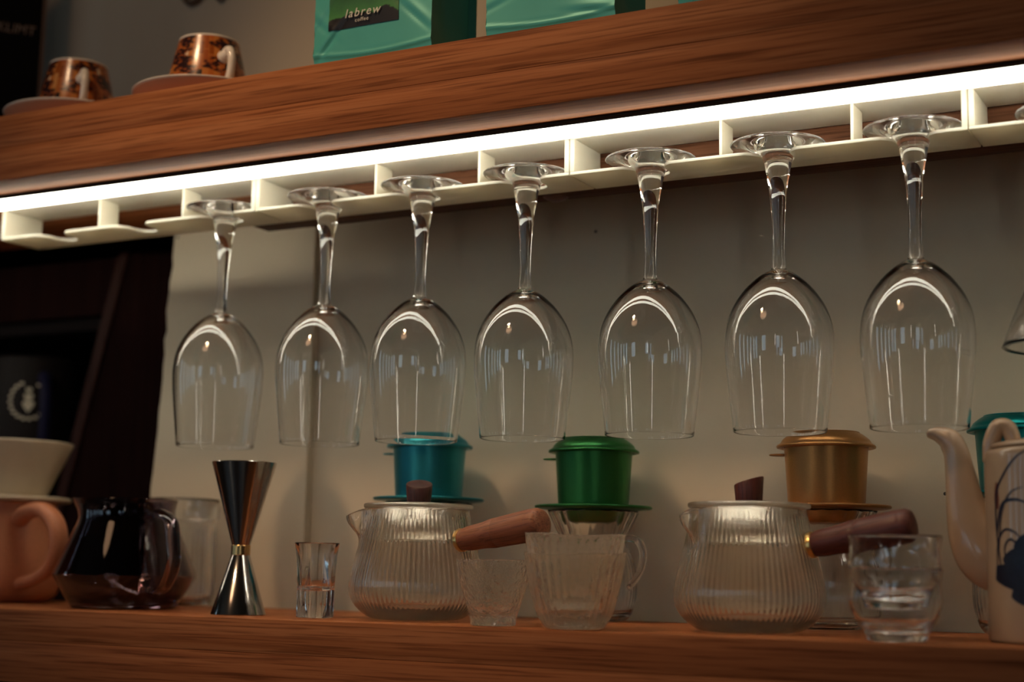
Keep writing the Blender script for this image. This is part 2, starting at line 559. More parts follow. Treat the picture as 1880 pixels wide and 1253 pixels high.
for i, (y0, y1, z0, z1) in enumerate([(-1.1, -0.9, 0.1, 1.1), (-1.9, -1.7, 0.1, 1.1), (-2.8, -2.55, 0.1, 1.1), (-3.7, -3.4, 0.1, 1.1)]):
    side_window(6 + i, y0, y1, z0, z1)
# glowing slits added so the wine glasses show bright vertical reflections
M['slit_glow'] = emitter('added_slit_glow', (1.0, 0.93, 0.80, 1), 10.0)
for i, (x0, x1) in enumerate([(-1.62, -1.55), (2.22, 2.29)]):
    f = struct('added_slit_%d' % (i + 1), box_mesh('added_slit_%d' % (i + 1), x0 - 0.04, x1 + 0.04, YF, YF + 0.04, FL, 0.25, 0.005), M['shade'])
    obj('pane', box_mesh('pane', x0, x1, YF + 0.04, YF + 0.045, FL + 0.1, 0.2), M['slit_glow'], f, smooth=False)

# ------------------------------------------------------------------ shelves
def shelf(name, z0, z1, label, dx, seam):
    t = thing(name, label, 'shelf', (dx, 0, z0))
    zs = (z1 - z0) * seam
    lower_ = obj('plank', box_mesh('plank', -1.3 - dx, 1.1 - dx, 0.0, YW - 0.011, 0.0, zs, 0.0008), M['shelf'], t, smooth=False)
    upper_ = obj('plank', box_mesh('plank', -1.9 - dx, 0.5 - dx, 0.0, YW - 0.011, 0.0, z1 - z0 - zs, 0.0008), M['shelf'], t, loc=(0.6, 0, zs), smooth=False)
    return t
up = shelf('upper_shelf', ZU0, ZU1, 'thick reddish oak shelf with the glass rack and light strip under it', 0.13, 0.5)
lo = shelf('lower_shelf', -0.062, 0.0, 'thick oak shelf the jigger, pitchers and cups stand on', -0.27, 0.57)
# a small dark knot under the rear of the upper board
kn = lathe('knot', [(0.0, -0.004), (0.004, -0.0035), (0.009, -0.0012), (0.011, 0.0)], 24)
rl = thing('mounting_rail', 'slim brown wooden rail behind the white glass racks', 'wooden rail', (0.37, 0.137, 0.3575))
obj('rail', box_mesh('rail', -0.727, 0.73, 0.0, 0.026, 0.0, ZU0 - 0.3575, 0.001), M['rail_wood'], rl, smooth=False)
obj('knot', kn, M['mahogany'], rl, loc=(-0.044 - 0.37, 0.013, 0.0))

# ------------------------------------------------------------------ light strip
t = thing('light_strip', 'glowing white LED strip running along the underside of the upper shelf', 'light strip', (-0.1, 0.045, ZU0))
obj('housing', box_mesh('housing', -1.15, 1.15, -0.0022, 0.0150, -0.0016, 0.0, 0.0003), M['gap'], t, smooth=False)
dif = smooth_pts([(0.0000, -0.0016), (-0.0004, -0.0060), (0.0004, -0.0098), (0.0030, -0.0113), (0.0100, -0.0113), (0.0130, -0.0098), (0.0138, -0.0060), (0.0134, -0.0016)], 3)
bm = bmesh.new()
v0 = [bm.verts.new((-1.15, y, z)) for y, z in dif]; v1 = [bm.verts.new((1.15, y, z)) for y, z in dif]
for i in range(len(dif) - 1): bm.faces.new((v0[i], v0[i + 1], v1[i + 1], v1[i]))
bm.faces.new((v0[-1], v0[0], v1[0], v1[-1])); bm.faces.new(list(v0)); bm.faces.new(list(reversed(v1)))
bmesh.ops.recalc_face_normals(bm, faces=bm.faces)
me = bpy.data.meshes.new('diffuser'); bm.to_mesh(me); bm.free()
obj('front_lip', box_mesh('front_lip', -1.15, 1.15, -0.0022, -0.0010, -0.0042, -0.0016, 0.0002), M['gap'], t, smooth=False)  # black lip added to keep grazing LED light off the wood
obj('diffuser', me, M['led'], t, smooth=False)

# ------------------------------------------------------------------ hanging glass racks
RY0, RY1, RZ0, RZ1 = 0.085, 0.135, 0.3567, 0.389
PT = 0.0026
ML = 0.3137
SLOTS = (0.066, 0.168, 0.2705)
def rack_plate():
    """bottom plate with keyhole slots, funnel mouths open to the front"""
    polys = []
    hw, yb, yend = 0.0115, RY1 - RY0, 0.034
    # tongues between the slots
    xs = [0.0005] + [s for s in SLOTS] + [ML - 0.0005]
    poly = [(0.0005, 0.0)]
    for s in SLOTS:
        poly += [(s - 0.026, 0.0), (s - 0.020, 0.0008), (s - 0.016, 0.004), (s - hw - 0.001, 0.009), (s - hw, 0.013)]
        for q in range(0, 9):
            a = PI - q * PI / 8
            poly.append((s + hw * math.cos(a), 0.021 + hw * math.sin(a)))
        poly += [(s + hw, 0.013), (s + hw + 0.001, 0.009), (s + 0.015, 0.004), (s + 0.019, 0.0008), (s + 0.022, 0.0)]
    poly += [(ML - 0.0005, 0.0), (ML - 0.0005, yb), (0.0005, yb)]
    return prism_mesh('bottom_plate', [poly], 'Z', 0.0, PT, 0.0006)
m_bot = rack_plate()
m_top = box_mesh('top_plate', 0.0005, ML - 0.0005, 0.0, RY1 - RY0, RZ1 - RZ0 - PT, RZ1 - RZ0, 0.0006)
m_side = box_mesh('side_wall', 0.0005, 0.0045, 0.0, RY1 - RY0, PT, RZ1 - RZ0 - PT, 0.0003)
m_div = box_mesh('divider', -0.0012, 0.0012, 0.0, 0.025, PT, RZ1 - RZ0 - PT, 0.0003)
names = ['white glass rack section at the left end, two of its three slots empty',
         'white glass rack section holding three wine glasses above the blue filter',
         'white glass rack section holding the three wine glasses nearest the camera',
         'cut-off white glass rack section holding the flared cocktail glass']
for i in range(4):
    r = thing('glass_rack', names[i], 'glass rack', (-0.6274 + ML * i, RY0, RZ0), group='rack sections screwed under the upper shelf')
    obj('bottom_plate', m_bot, M['rack'], r, smooth=False)
    obj('top_plate', m_top, M['rack'], r, smooth=False)
    obj('side_wall', m_side, M['rack'], r, smooth=False)
    obj('side_wall', m_side, M['rack'], r, loc=(ML - 0.005, 0, 0), smooth=False)
    for dx in (0.1285, 0.2305):
        obj('divider', m_div, M['rack'], r, loc=(dx, 0, 0), smooth=False)

# ------------------------------------------------------------------ wine glasses
def wine_profile():
    foot = [(0, 0.0), (0.034, 0.0002), (0.0358, 0.0008), (0.0362, 0.0015), (0.0355, 0.0022)]
    foot += smooth_pts([(0.0355, 0.0022), (0.028, 0.0034), (0.020, 0.0053), (0.0145, 0.0080), (0.0118, 0.0105)], 4)[1:]
    stem = smooth_pts([(0.0118, 0.0105), (0.0104, 0.016), (0.0088, 0.024), (0.0068, 0.036), (0.0054, 0.052), (0.0046, 0.070), (0.0044, 0.084), (0.0052, 0.095), (0.0062, 0.0985)], 4)
    bowl_o = smooth_pts([(0.0062, 0.0985), (0.0115, 0.1012), (0.018, 0.106), (0.026, 0.114), (0.0335, 0.125), (0.0385, 0.1375), (0.0405, 0.151), (0.0403, 0.165), (0.0390, 0.180), (0.0370, 0.198), (0.0345, 0.2205)], 5)
    bowl_i = []
    n = len(bowl_o)
    for q in range(n - 1, 6, -1):
        r, z = bowl_o[q]
        a, b = bowl_o[max(q - 1, 0)], bowl_o[min(q + 1, n - 1)]
        tx, tz = b[0] - a[0], b[1] - a[1]
        l = math.hypot(tx, tz)
        th = 0.0008 + 0.0018 * max(0, 1 - (z - 0.1) / 0.05) ** 2
        bowl_i.append((r - tz / l * th, z + tx / l * th))
    rm, rz_, rh = (bowl_o[-1][0] + bowl_i[0][0]) / 2, bowl_o[-1][1], (bowl_o[-1][0] - bowl_i[0][0]) / 2
    rim = [(rm + rh * math.cos(a), rz_ + rh * math.sin(a)) for a in (0.5, 1.05, PI / 2, 2.1, 2.65)]
    bowl = bowl_o + rim + bowl_i + [(0.008, 0.1050), (0.004, 0.1046), (0, 0.1045)]
    return foot, stem, bowl
fo, st, bo = wine_profile()
m_foot, m_stem, m_bowl = lathe('foot', fo, 72), lathe('stem', st, 72), lathe('bowl', bo, 96)
ZG = 0.3672
GX = [-0.3586, -0.2446, -0.1467, -0.0463, 0.0645, 0.1690, 0.2715]
glabels = ['wine glass hanging farthest from camera, beside the dark opening, above the jigger',
           'wine glass hanging above the shot glass, second along the rack',
           'wine glass hanging in front of the blue coffee filter lid',
           'wine glass hanging in the middle of the row, between blue and green filters',
           'wine glass hanging directly to the right of the green filter lid',
           'wine glass hanging with its rim just before the gold filter lid',
           'largest-looking wine glass, hanging beside the white teapot spout']
first = None
for x, lb in zip(GX, glabels):
    if first is None:
        g = thing('wine_glass', lb, 'wine glass', (x, 0.1, ZG), group='wine glasses hanging upside down from the rack', rot=(PI, 0, 0))
        obj('foot', m_foot, M['clear'], g); obj('stem', m_stem, M['clear'], g); obj('bowl', m_bowl, M['clear'], g)
        first = g
    else:
        dup(first, (x, 0.1, ZG), lb)
# flared cocktail glass at the right border
g = thing('cocktail_glass', 'cone-shaped cocktail glass hanging upside down, cut by the right border', 'cocktail glass', (-0.6274 + ML * 3 + SLOTS[0], 0.1, ZG), rot=(PI, 0, 0))
obj('foot', m_foot.copy(), M['clear'], g)
cst = [p for p in st if p[1] < 0.084] + [(0.0044, 0.088)]
obj('stem', lathe('stem', cst, 64), M['clear'], g)
co = [(0.0044, 0.088), (0.009, 0.0905), (0.016, 0.097), (0.026, 0.112), (0.036, 0.133), (0.044, 0.152), (0.0495, 0.167)]
co = smooth_pts(co, 4)
ci = [(r - 0.0011, z + 0.0006) for r, z in reversed(co[6:])] + [(0.004, 0.096), (0, 0.0955)]
obj('bowl', lathe('bowl', co + ci, 80), M['clear'], g)

# ------------------------------------------------------------------ jigger
t = thing('jigger', 'hourglass-shaped polished steel jigger with gold band', 'jigger', (-0.291, 0.057, 0))
me = lathe('lower_cup', [(0, 0.014), (0.0075, 0.0142), (0.0222, 0.0004), (0.0226, 0.0), (0.0231, 0.0006), (0.0078, 0.0503), (0.0074, 0.0506)], 72, sharp=40)
obj('lower_cup', me, M['steel'], t, smooth=False)
me = lathe('upper_cup', [(0.0074, 0.0575), (0.0076, 0.058), (0.0274, 0.1280), (0.0271, 0.1284), (0.0267, 0.1279), (0.0069, 0.0600), (0, 0.0598)], 72, sharp=40)
obj('upper_cup', me, M['steel'], t, smooth=False)
me = lathe('band', [(0.0070, 0.0497), (0.0078, 0.0497), (0.0081, 0.0502), (0.0081, 0.0578), (0.0078, 0.0583), (0.0070, 0.0583)], 48, sharp=30)
obj('band', me, M['gold_band'], t, smooth=False)

# ------------------------------------------------------------------ shot glass
def fluted(n, amp, z0, z1, count_outer):
    def fn(r, z, th, i):
        if i < count_outer:
            k = max(0.0, min(1.0, (z - z0) / 0.004)) * max(0.0, min(1.0, (z1 - z) / 0.006))
            r = r * (1 + 0) - amp * k * abs(math.sin(n * th / 2)) ** 0.6 * -1 - amp * k
        return r, z
    return fn
so = [(0.0150, 0.0), (0.0156, 0.0006), (0.0157, 0.010), (0.0158, 0.022), (0.0163, 0.038), (0.0172, 0.050), (0.0184, 0.0595), (0.0184, 0.0604)]
si = [(0.0172, 0.0604), (0.0168, 0.0595), (0.0152, 0.048), (0.0140, 0.036), (0.0130, 0.026), (0.0120, 0.0225), (0.006, 0.0215)]
me = lathe('body', closed(so, si), 120, fluted(10, 0.0016, 0.0, 0.058, 8))
t = obj('shot_glass', me, M['water_glass'], loc=(-0.2113, 0.055, 0.0005))
me.name = 'shot_glass'
tag(t, 'small fluted shot glass with thick base beside the jigger', 'shot glass')

# ------------------------------------------------------------------ ribbed glass pitchers
def sstep(a, b, x):
    x = max(0.0, min(1.0, (x - a) / (b - a)))
    return x * x * (3 - 2 * x)
def pitcher_body(spout_az):
    o = smooth_pts([(0.030, 0.0), (0.0370, 0.0012), (0.0440, 0.0055), (0.0500, 0.0120), (0.0538, 0.0195), (0.0545, 0.0270), (0.0530, 0.0370), (0.0497, 0.0510), (0.0462, 0.0650), (0.0430, 0.0790), (0.0415, 0.0880)], 5)
    i = [(r - 0.0019, z) for r, z in reversed(o) if z > 0.012] 
    i = [(o[-1][0] - 0.0005, 0.0886), (o[-1][0] - 0.0014, 0.0886)] + i + [(0.0455, 0.0105), (0.039, 0.0066), (0.031, 0.0052), (0.015, 0.0048)]
    no = len(o) + 1
    def fn(r, z, th, k):
        d = (th - spout_az + PI) % (2 * PI) - PI
        sp = math.exp(-(d / 0.24) ** 2) * sstep(0.057, 0.089, z)
        rib = 0.00040 * math.cos(80 * th) * sstep(0.004, 0.012, z) * (1 - sstep(0.080, 0.087, z)) * (1 - min(1, sp * 3)) if k < no else 0.0
        tip = math.exp(-(d / 0.13) ** 2) * sstep(0.060, 0.089, z)
        return r + rib + 0.007 * sp + 0.010 * tip, z - 0.006 * tip
    return lathe('body', closed(o, i), 400, fn)
def pitcher_lid(parent, knob_rz, knob_tilt, knob_mat):
    lid_o = [(0.0440, 0.0892), (0.0446, 0.0900), (0.0446, 0.0918), (0.0438, 0.0926)]
    prof = [(0.0335, 0.0900), (0.0335, 0.0640), (0.0338, 0.0632), (0.0350, 0.0632), (0.0353, 0.0640), (0.0355, 0.0892)] + lid_o + [(0.030, 0.0932), (0.012, 0.0945), (0, 0.0948)]
    prof = [(0, 0.0905)] + prof
    l = obj('lid', lathe('lid', prof, 96), M['lid'], parent)
    k = lathe('knob', [(0, 0.0945), (0.0095, 0.0945), (0.0098, 0.0952), (0.0108, 0.1085), (0.0104, 0.1093), (0.0092, 0.1093), (0.0065, 0.1086), (0, 0.1083)], 48,
              lambda r, z, th, i: (r, z + (knob_tilt * r * math.cos(th - knob_rz) if z > 0.1 else 0)), sharp=40)
    obj('knob', k, knob_mat, l, smooth=False)
def pitcher_handle(parent, az, rise, start_r, z0, length, mat):
    prof = [(0, 0.0), (0.0076, 0.0), (0.0084, 0.0008), (0.0087, length * 0.02)] + \
           [(0.0089 + 0.0028 * q / 8 + (0.0003 * math.sin(q)), length * (0.03 + 0.42 * q / 8)) for q in range(1, 8)] + \
           [(0.0116, length * 0.455), (0.0113, length * 0.46), (0.0116, length * 0.465)] + \
           [(0.0119, length * 0.55), (0.0124, length * 0.75), (0.0126, length * 0.87), (0.0123, length * 0.885), (0.0125, length * 0.89), (0.0122, length * 0.95), (0.0108, length * 0.985), (0.0080, length * 0.998), (0, length)]
    me = lathe('handle', prof, 48)
    fer = lathe('ferrule', [(0, -0.0030), (0.0078, -0.0030), (0.0092, -0.0022), (0.0095, 0.0), (0.0092, 0.0012), (0.0082, 0.0014)], 40, sharp=40)
    d = Vector((math.cos(az) * math.cos(rise), math.sin(az) * math.cos(rise), math.sin(rise)))
    q = d.to_track_quat('Z', 'Y').to_matrix().to_4x4()
    T = Matrix.Translation((start_r * math.cos(az), start_r * math.sin(az), z0)) @ q
    # wood grain along the handle: keep the mesh axis as local Z of the part
    h = obj('handle', me, mat, parent); h.matrix_local = T
    f = obj('ferrule', fer, M['brass'], h)
    return h
M['handle_z'] = wood('walnut_handle', (0.17, 0.05, 0.022), (0.30, 0.10, 0.045), (0.38, 0.15, 0.065), axis='Z', scale=1.6, coat=0.1)
M['mahogany_z'] = wood('mahogany_handle', (0.09, 0.018, 0.012), (0.14, 0.03, 0.018), (0.18, 0.045, 0.025), axis='Z', scale=1.6, coat=0.2)
D = math.radians
t = thing('glass_pitcher', 'ribbed glass pitcher with light walnut side handle beside the shot glass', 'pitcher', (-0.130, 0.080, 0.0005), group='ribbed glass pitchers')
obj('body', pitcher_body(D(-145)), M['ribbed'], t)
pitcher_lid(t, D(120), 0.38, M['knob_wood'])
pitcher_handle(t, D(-13), D(9), 0.0490, 0.0640, 0.084, M['handle_z'])
t = thing('glass_pitcher', 'ribbed glass pitcher with dark mahogany side handle under the gold filter', 'pitcher', (0.1509, 0.082, 0.0005), group='ribbed glass pitchers')
obj('body', pitcher_body(D(-128)), M['ribbed'], t)
pitcher_lid(t, D(10), 0.30, M['mahogany_z'])
pitcher_handle(t, D(-5), D(11), 0.0490, 0.0630, 0.075, M['mahogany_z'])

# ------------------------------------------------------------------ small glass cups
o = smooth_pts([(0.0150, 0.0), (0.0168, 0.0006), (0.0172, 0.004), (0.0192, 0.011), (0.0228, 0.022), (0.0262, 0.034), (0.0285, 0.0455), (0.0288, 0.0482)], 5)
i = [(0.0284, 0.0487), (0.0276, 0.0487)] + [(r - 0.0015, z) for r, z in reversed(o) if z > 0.012] + [(0.0162, 0.0095), (0.010, 0.0080)]
me = lathe('tea_bowl', closed(o, i), 96)
t = obj('glass_tea_cup', me, M['hammered'], loc=(-0.0309, 0.028, 0.0005))
tag(t, 'small low glass cup with textured sides standing alone between pitcher and stacked cups', 'glass cup')

def ribbed_cup(wave=0.0009):
    o = smooth_pts([(0.018, 0.0), (0.0212, 0.0008), (0.0243, 0.0050), (0.0277, 0.0130), (0.0311, 0.0250), (0.0341, 0.0380), (0.0366, 0.0500), (0.0374, 0.0535)], 5)
    i = [(0.0371, 0.0541), (0.0363, 0.0541)] + [(r - 0.0014, z) for r, z in reversed(o) if z > 0.012] + [(0.0235, 0.0085), (0.018, 0.0066), (0.010, 0.0058)]
    no = len(o) + 1
    def fn(r, z, th, k):
        rib = 0.00065 * math.cos(34 * th) * sstep(0.004, 0.01, z) * (1 - sstep(0.046, 0.052, z)) if k < no else 0
        return r + rib, z + wave * math.sin(2 * th + 1.2) * sstep(0.03, 0.054, z) + wave * 0.4 * math.sin(5 * th) * sstep(0.04, 0.054, z)
    return lathe('ribbed_cup', closed(o, i), 272, fn)
me = ribbed_cup()
M['cup'] = glass('stacked_cup_glass', (1.0, 0.97, 0.92), rough=0.03, hammered=0.55, hscale=190, haze=0.10)
c1 = obj('ribbed_glass_cup', me, M['cup'], loc=(0.0382, 0.024, 0.0005))
tag(c1, 'ribbed glass cup, bottom one of the pair before the green filter', 'glass cup', 'ribbed glass cups nested in a pair')
c2 = obj('ribbed_glass_cup', ribbed_cup(), M['cup'], loc=(0.0382, 0.024, 0.0142), rot=(0, 0, 0.5))
c2.scale = (0.985, 0.985, 1.0)
tag(c2, 'ribbed glass cup, top one of the pair before the green filter', 'glass cup', 'ribbed glass cups nested in a pair')

def wavy_cup():
    o = smooth_pts([(0.0160, 0.0), (0.0190, 0.0006), (0.0202, 0.004), (0.0232, 0.011), (0.0272, 0.019), (0.0290, 0.026), (0.0288, 0.033), (0.0292, 0.040), (0.0304, 0.0470)], 5)
    i = [(0.0301, 0.0475), (0.0294, 0.0475)] + [(r - 0.0014, z) for r, z in reversed(o) if z > 0.014] + [(0.021, 0.0105), (0.016, 0.0080), (0.008, 0.0072)]
    no = len(o) + 1
    def fn(r, z, th, k):
        dent = 0.0019 * math.cos(5 * th + 0.8) * math.sin(PI * max(0, min(1, (z - 0.006) / 0.036)))
        return r + dent, z
    return lathe('wavy_cup', closed(o, i), 120, fn)
m_w = wavy_cup()
c = obj('dimpled_glass_cup', m_w, M['water_glass'], loc=(0.2722, 0.020, 0.0005))
tag(c, 'dimpled glass espresso cup, lower one of the pair before the teapot', 'glass cup', 'dimpled glass cups nested in a pair')
c = obj('dimpled_glass_cup', m_w, M['water_glass'], loc=(0.2722, 0.020, 0.0215))
tag(c, 'dimpled glass espresso cup, upper one of the pair before the teapot', 'glass cup', 'dimpled glass cups nested in a pair')

# ------------------------------------------------------------------ carafes with metal drip filters
def carafe_mesh(h=0.0925, flutes=16):
    k = h / 0.0925
    o = smooth_pts([(0.024, 0.0), (0.0285, 0.001), (0.0335, 0.007), (0.0368, 0.020), (0.0372, 0.034), (0.0350, 0.048), (0.0305, 0.060), (0.0285, 0.0675), (0.0300, 0.0740), (0.0345, 0.0840), (0.0385, 0.0915)], 5)
    i = [(0.0382, 0.0920), (0.0372, 0.0920)] + [(r - 0.0017, z) for r, z in reversed(o) if z > 0.008 and z < 0.091] + [(0.030, 0.0055), (0.020, 0.0035), (0.010, 0.0033)]
    no = len(o) + 1
    def fn(r, z, th, q):
        f = 0.0013 * math.cos(flutes * th) * sstep(0.066, 0.076, z) * (1 - 0.5 * sstep(0.088, 0.092, z))
        rib = 0.0003 * math.cos(48 * th) * sstep(0.01, 0.02, z) * (1 - sstep(0.045, 0.06, z)) if q < no else 0
        return r + f + rib, z * k
    return lathe('body', closed(o, i), 192, fn)
def carafe(x, y, az, label, h=0.0925):
    t = thing('glass_carafe', label, 'carafe', (x, y, 0.0005), az, 'glass carafes under the drip filters')
    obj('body', carafe_mesh(h), M['water_glass'], t)
    pts = [(0.0285, 0, 0.066, 0.0026), (0.036, 0, 0.0690, 0.0030), (0.046, 0, 0.0670, 0.0032), (0.0515, 0, 0.058, 0.0032), (0.0500, 0, 0.045, 0.0030), (0.0430, 0, 0.034, 0.0028), (0.0366, 0, 0.028, 0.0026)]
    obj('handle', tube('handle', [(a, b, c * h / 0.0925, r) for a, b, c, r in pts], 16), M['water_glass'], t)
    return t
def drip_filter(x, y, z, mat, az, label, col):
    t = thing('drip_filter', label, 'coffee filter', (x, y, z), az, 'metal drip filters standing on the carafes')
    # flange plate the cup stands on, slightly dished, with a raised edge
    obj('plate', lathe('plate', [(0, 0.0), (0.045, 0.0), (0.0490, 0.0004), (0.0499, 0.0012), (0.0500, 0.0022), (0.0494, 0.0030), (0.0470, 0.0028), (0.044, 0.0020), (0, 0.0020)], 80), mat, t)
    # lower spout section hanging into the carafe
    obj('lower_chamber', lathe('lower_chamber', [(0, -0.0110), (0.022, -0.0110), (0.0250, -0.0095), (0.0258, -0.0020), (0.0258, -0.0002)], 64), mat, t)
    cup = [(0, 0.0024), (0.0285, 0.0024), (0.0298, 0.0032), (0.0302, 0.006), (0.0328, 0.0475), (0.0330, 0.0490), (0.0320, 0.0490), (0.0292, 0.006), (0, 0.0055)]
    obj('cup', lathe('cup', cup, 80, sharp=50), mat, t, smooth=False)
    tab = tube('side_tab', [(0.0325, 0, 0.0425, 0.0060), (0.0380, 0, 0.0428, 0.0062), (0.0420, 0, 0.0432, 0.0050)], 16, flat=1.0, up=Vector((0, 1, 0)))
    for v in tab.vertices: v.co.z = 0.0428 + (v.co.z - 0.0428) * 0.18
    obj('side_tab', tab, mat, t)
    lid = [(0, 0.0508), (0.0340, 0.0508), (0.0350, 0.0480), (0.0372, 0.0476), (0.0386, 0.0480), (0.0389, 0.0492), (0.0382, 0.0503), (0.0362, 0.0512)] + \
          smooth_pts([(0.0352, 0.0525), (0.0335, 0.0550), (0.0290, 0.0585), (0.0260, 0.0600), (0.0240, 0.0608), (0.0, 0.0612)], 4)
    obj('lid', lathe('lid', lid, 80), mat, t)
    return t
FZ = 0.0936
carafe(-0.0265, 0.195, D(-12), 'fluted glass carafe under the green drip filter', 0.0925)
drip_filter(-0.0265, 0.195, FZ, M['green'], D(190), 'green metal drip filter with flat lid standing on a glass carafe', 'green')
carafe(-0.190, 0.195, D(-12), 'fluted glass carafe under the blue drip filter, behind the walnut-handled pitcher', 0.100)
drip_filter(-0.190, 0.195, 0.1011, M['blue'], D(190), 'bright blue metal drip filter behind the walnut-handled pitcher', 'blue')
carafe(0.1759, 0.195, D(-12), 'fluted glass carafe under the gold drip filter', 0.0925)
drip_filter(0.1759, 0.195, FZ, M['gold'], D(190), 'gold metal drip filter behind the mahogany-handled pitcher', 'gold')
carafe(0.3246, 0.195, D(-12), 'fluted glass carafe behind the white teapot', 0.1015)
drip_filter(0.3246, 0.195, 0.1026, M['teal'], D(10), 'dark teal metal drip filter half hidden behind the white teapot', 'teal')

# ------------------------------------------------------------------ ribbed tumbler behind the coffee server
def big_tumbler():
    o = smooth_pts([(0.022, 0.0), (0.0275, 0.001), (0.031, 0.006), (0.0325, 0.020), (0.0325, 0.050), (0.0325, 0.080), (0.0328, 0.0835), (0.0350, 0.088), (0.0352, 0.104)], 4)
    i = [(0.0350, 0.1046), (0.0342, 0.1046)] + [(r - 0.0016, z) for r, z in reversed(o) if z > 0.008 and z < 0.1035] + [(0.025, 0.0050), (0.012, 0.0045)]
    no = len(o) + 1
    def fn(r, z, th, k):
        rib = 0.0005 * math.cos(36 * th) * sstep(0.006, 0.014, z) * (1 - sstep(0.075, 0.083, z)) if k < no else 0
        return r + rib, z
    return lathe('tumbler', closed(o, i), 216, fn)
c = obj('ribbed_tumbler', big_tumbler(), M['water_glass'], loc=(-0.479, 0.2055, 0.0005))
tag(c, 'tall ribbed glass tumbler behind the smoky coffee server', 'tumbler')

# ------------------------------------------------------------------ smoky glass coffee server
t = thing('coffee_server', 'smoky dark glass coffee server with glass handle beside the terracotta pot', 'coffee server', (-0.4581, 0.102, 0.0005))
o = [(0.044, 0.0), (0.0470, 0.0008)] + [(0.0490, 0.0035), (0.0638, 0.0270), (0.0648, 0.0295), (0.0640, 0.0325), (0.0455, 0.0765), (0.0442, 0.0800)] + \
    smooth_pts([(0.0436, 0.0830), (0.0432, 0.0880), (0.0440, 0.0940), (0.0452, 0.0985)], 4)
i = [(0.0450, 0.0991), (0.0440, 0.0991), (0.0428, 0.094), (0.0420, 0.088), (0.0424, 0.083), (0.0436, 0.0760), (0.0615, 0.0325), (0.0622, 0.0298), (0.0612, 0.0270), (0.0475, 0.0055), (0.0445, 0.0035), (0.02, 0.0032)]
def sfn(r, z, th, k):
    d = (th - D(-150) + PI) % (2 * PI) - PI
    sp = math.exp(-(d / 0.3) ** 2) * sstep(0.078, 0.099, z)
    return r + 0.006 * sp, z + 0.001 * sp
obj('body', lathe('body', closed(o, i), 128, sfn, sharp=25), M['smoke'], t, smooth=False)
hp = [(-0.4286, 0.096, 0.081, 0.0040), (-0.414, 0.088, 0.0845, 0.0042), (-0.395, 0.077, 0.0835, 0.0046), (-0.378, 0.068, 0.0760, 0.0046), (-0.371, 0.064, 0.058, 0.0044), (-0.369, 0.063, 0.042, 0.0042), (-0.378, 0.068, 0.028, 0.0042), (-0.392, 0.076, 0.019, 0.0042), (-0.4125, 0.087, 0.0178, 0.0042)]
obj('handle', tube('handle', [(a + 0.4698, b - 0.115, c, r) for a, b, c, r in hp], 20, flat=1.5), M['smoke'], t)

# ------------------------------------------------------------------ terracotta pot with cream dripper
KX, KY = -0.6684, 0.150
t = thing('terracotta_pot', 'round terracotta coffee pot with loop handle', 'coffee pot', (KX, KY, 0))
o = smooth_pts([(0.044, 0.0), (0.0505, 0.0012), (0.0575, 0.008), (0.0615, 0.020), (0.0622, 0.034), (0.0602, 0.052), (0.0560, 0.072), (0.0535, 0.090), (0.0535, 0.0985)], 5)
i = [(0.0528, 0.1000), (0.0505, 0.1000), (0.0500, 0.090), (0.0530, 0.070), (0.0585, 0.035), (0.0560, 0.012), (0.045, 0.006)]
obj('body', lathe('body', closed(o, i), 80), M['terracotta'], t)
hp = [(-0.622, 0.128, 0.081, 0.0070), (-0.600, 0.117, 0.0885, 0.0072), (-0.572, 0.109, 0.0905, 0.0074), (-0.551, 0.105, 0.0790, 0.0074), (-0.545, 0.105, 0.058, 0.0070), (-0.555, 0.108, 0.038, 0.0064), (-0.578, 0.114, 0.026, 0.0060), (-0.612, 0.126, 0.0200, 0.0058)]
obj('handle', tube('handle', [(a - KX, b - KY, c, r) for a, b, c, r in hp], 20, flat=1.35), M['terracotta'], t)
t = thing('pour_over_dripper', 'cream ceramic pour-over dripper sitting on the terracotta pot', 'coffee dripper', (KX, KY, 0.1005))
o = [(0.030, 0.0), (0.064, 0.0), (0.0665, 0.0006), (0.0675, 0.0024), (0.0665, 0.0044), (0.060, 0.0052), (0.0440, 0.0058)]
base = lathe('flange', [(0, 0.0)] + o + [(0, 0.0058)], 80)
obj('flange', base, M['cream'], t)
cone = smooth_pts([(0.0405, 0.0052), (0.0440, 0.0090), (0.0510, 0.0250), (0.0600, 0.0440), (0.0665, 0.0585)], 4)
prof = [(0, 0.0059)] + cone + [(0.0668, 0.0600), (0.0655, 0.0606), (0.0640, 0.0598), (0.0570, 0.044), (0.0480, 0.026), (0.0300, 0.0085), (0.006, 0.0075), (0, 0.0075)]
obj('cone', lathe('cone', prof, 80), M['cream'], t)

# ------------------------------------------------------------------ painted teapot on the right
TX, TY, TR = 0.3665, 0.098, 0.0500
t = thing('teapot', 'ivory porcelain teapot with curved spout and dark blue floral painting', 'teapot', (TX, TY, 0))
o = smooth_pts([(0.044, 0.0), (0.0485, 0.0010), (0.0500, 0.0040), (0.0500, 0.030), (0.0500, 0.070), (0.0500, 0.110), (0.0498, 0.1260), (0.0475, 0.1290)], 4)
i = [(0.0455, 0.1292), (0.0450, 0.1270), (0.0460, 0.100), (0.0460, 0.010), (0.040, 0.005)]
obj('body', lathe('body', closed(o, i), 96), M['porcelain'], t)
l = obj('lid', lathe('lid', [(0, 0.1296), (0.0455, 0.1296), (0.0470, 0.1304), (0.0470, 0.1318), (0.044, 0.1335), (0.030, 0.1362), (0.014, 0.1385), (0, 0.1390)], 80), M['porcelain'], t)
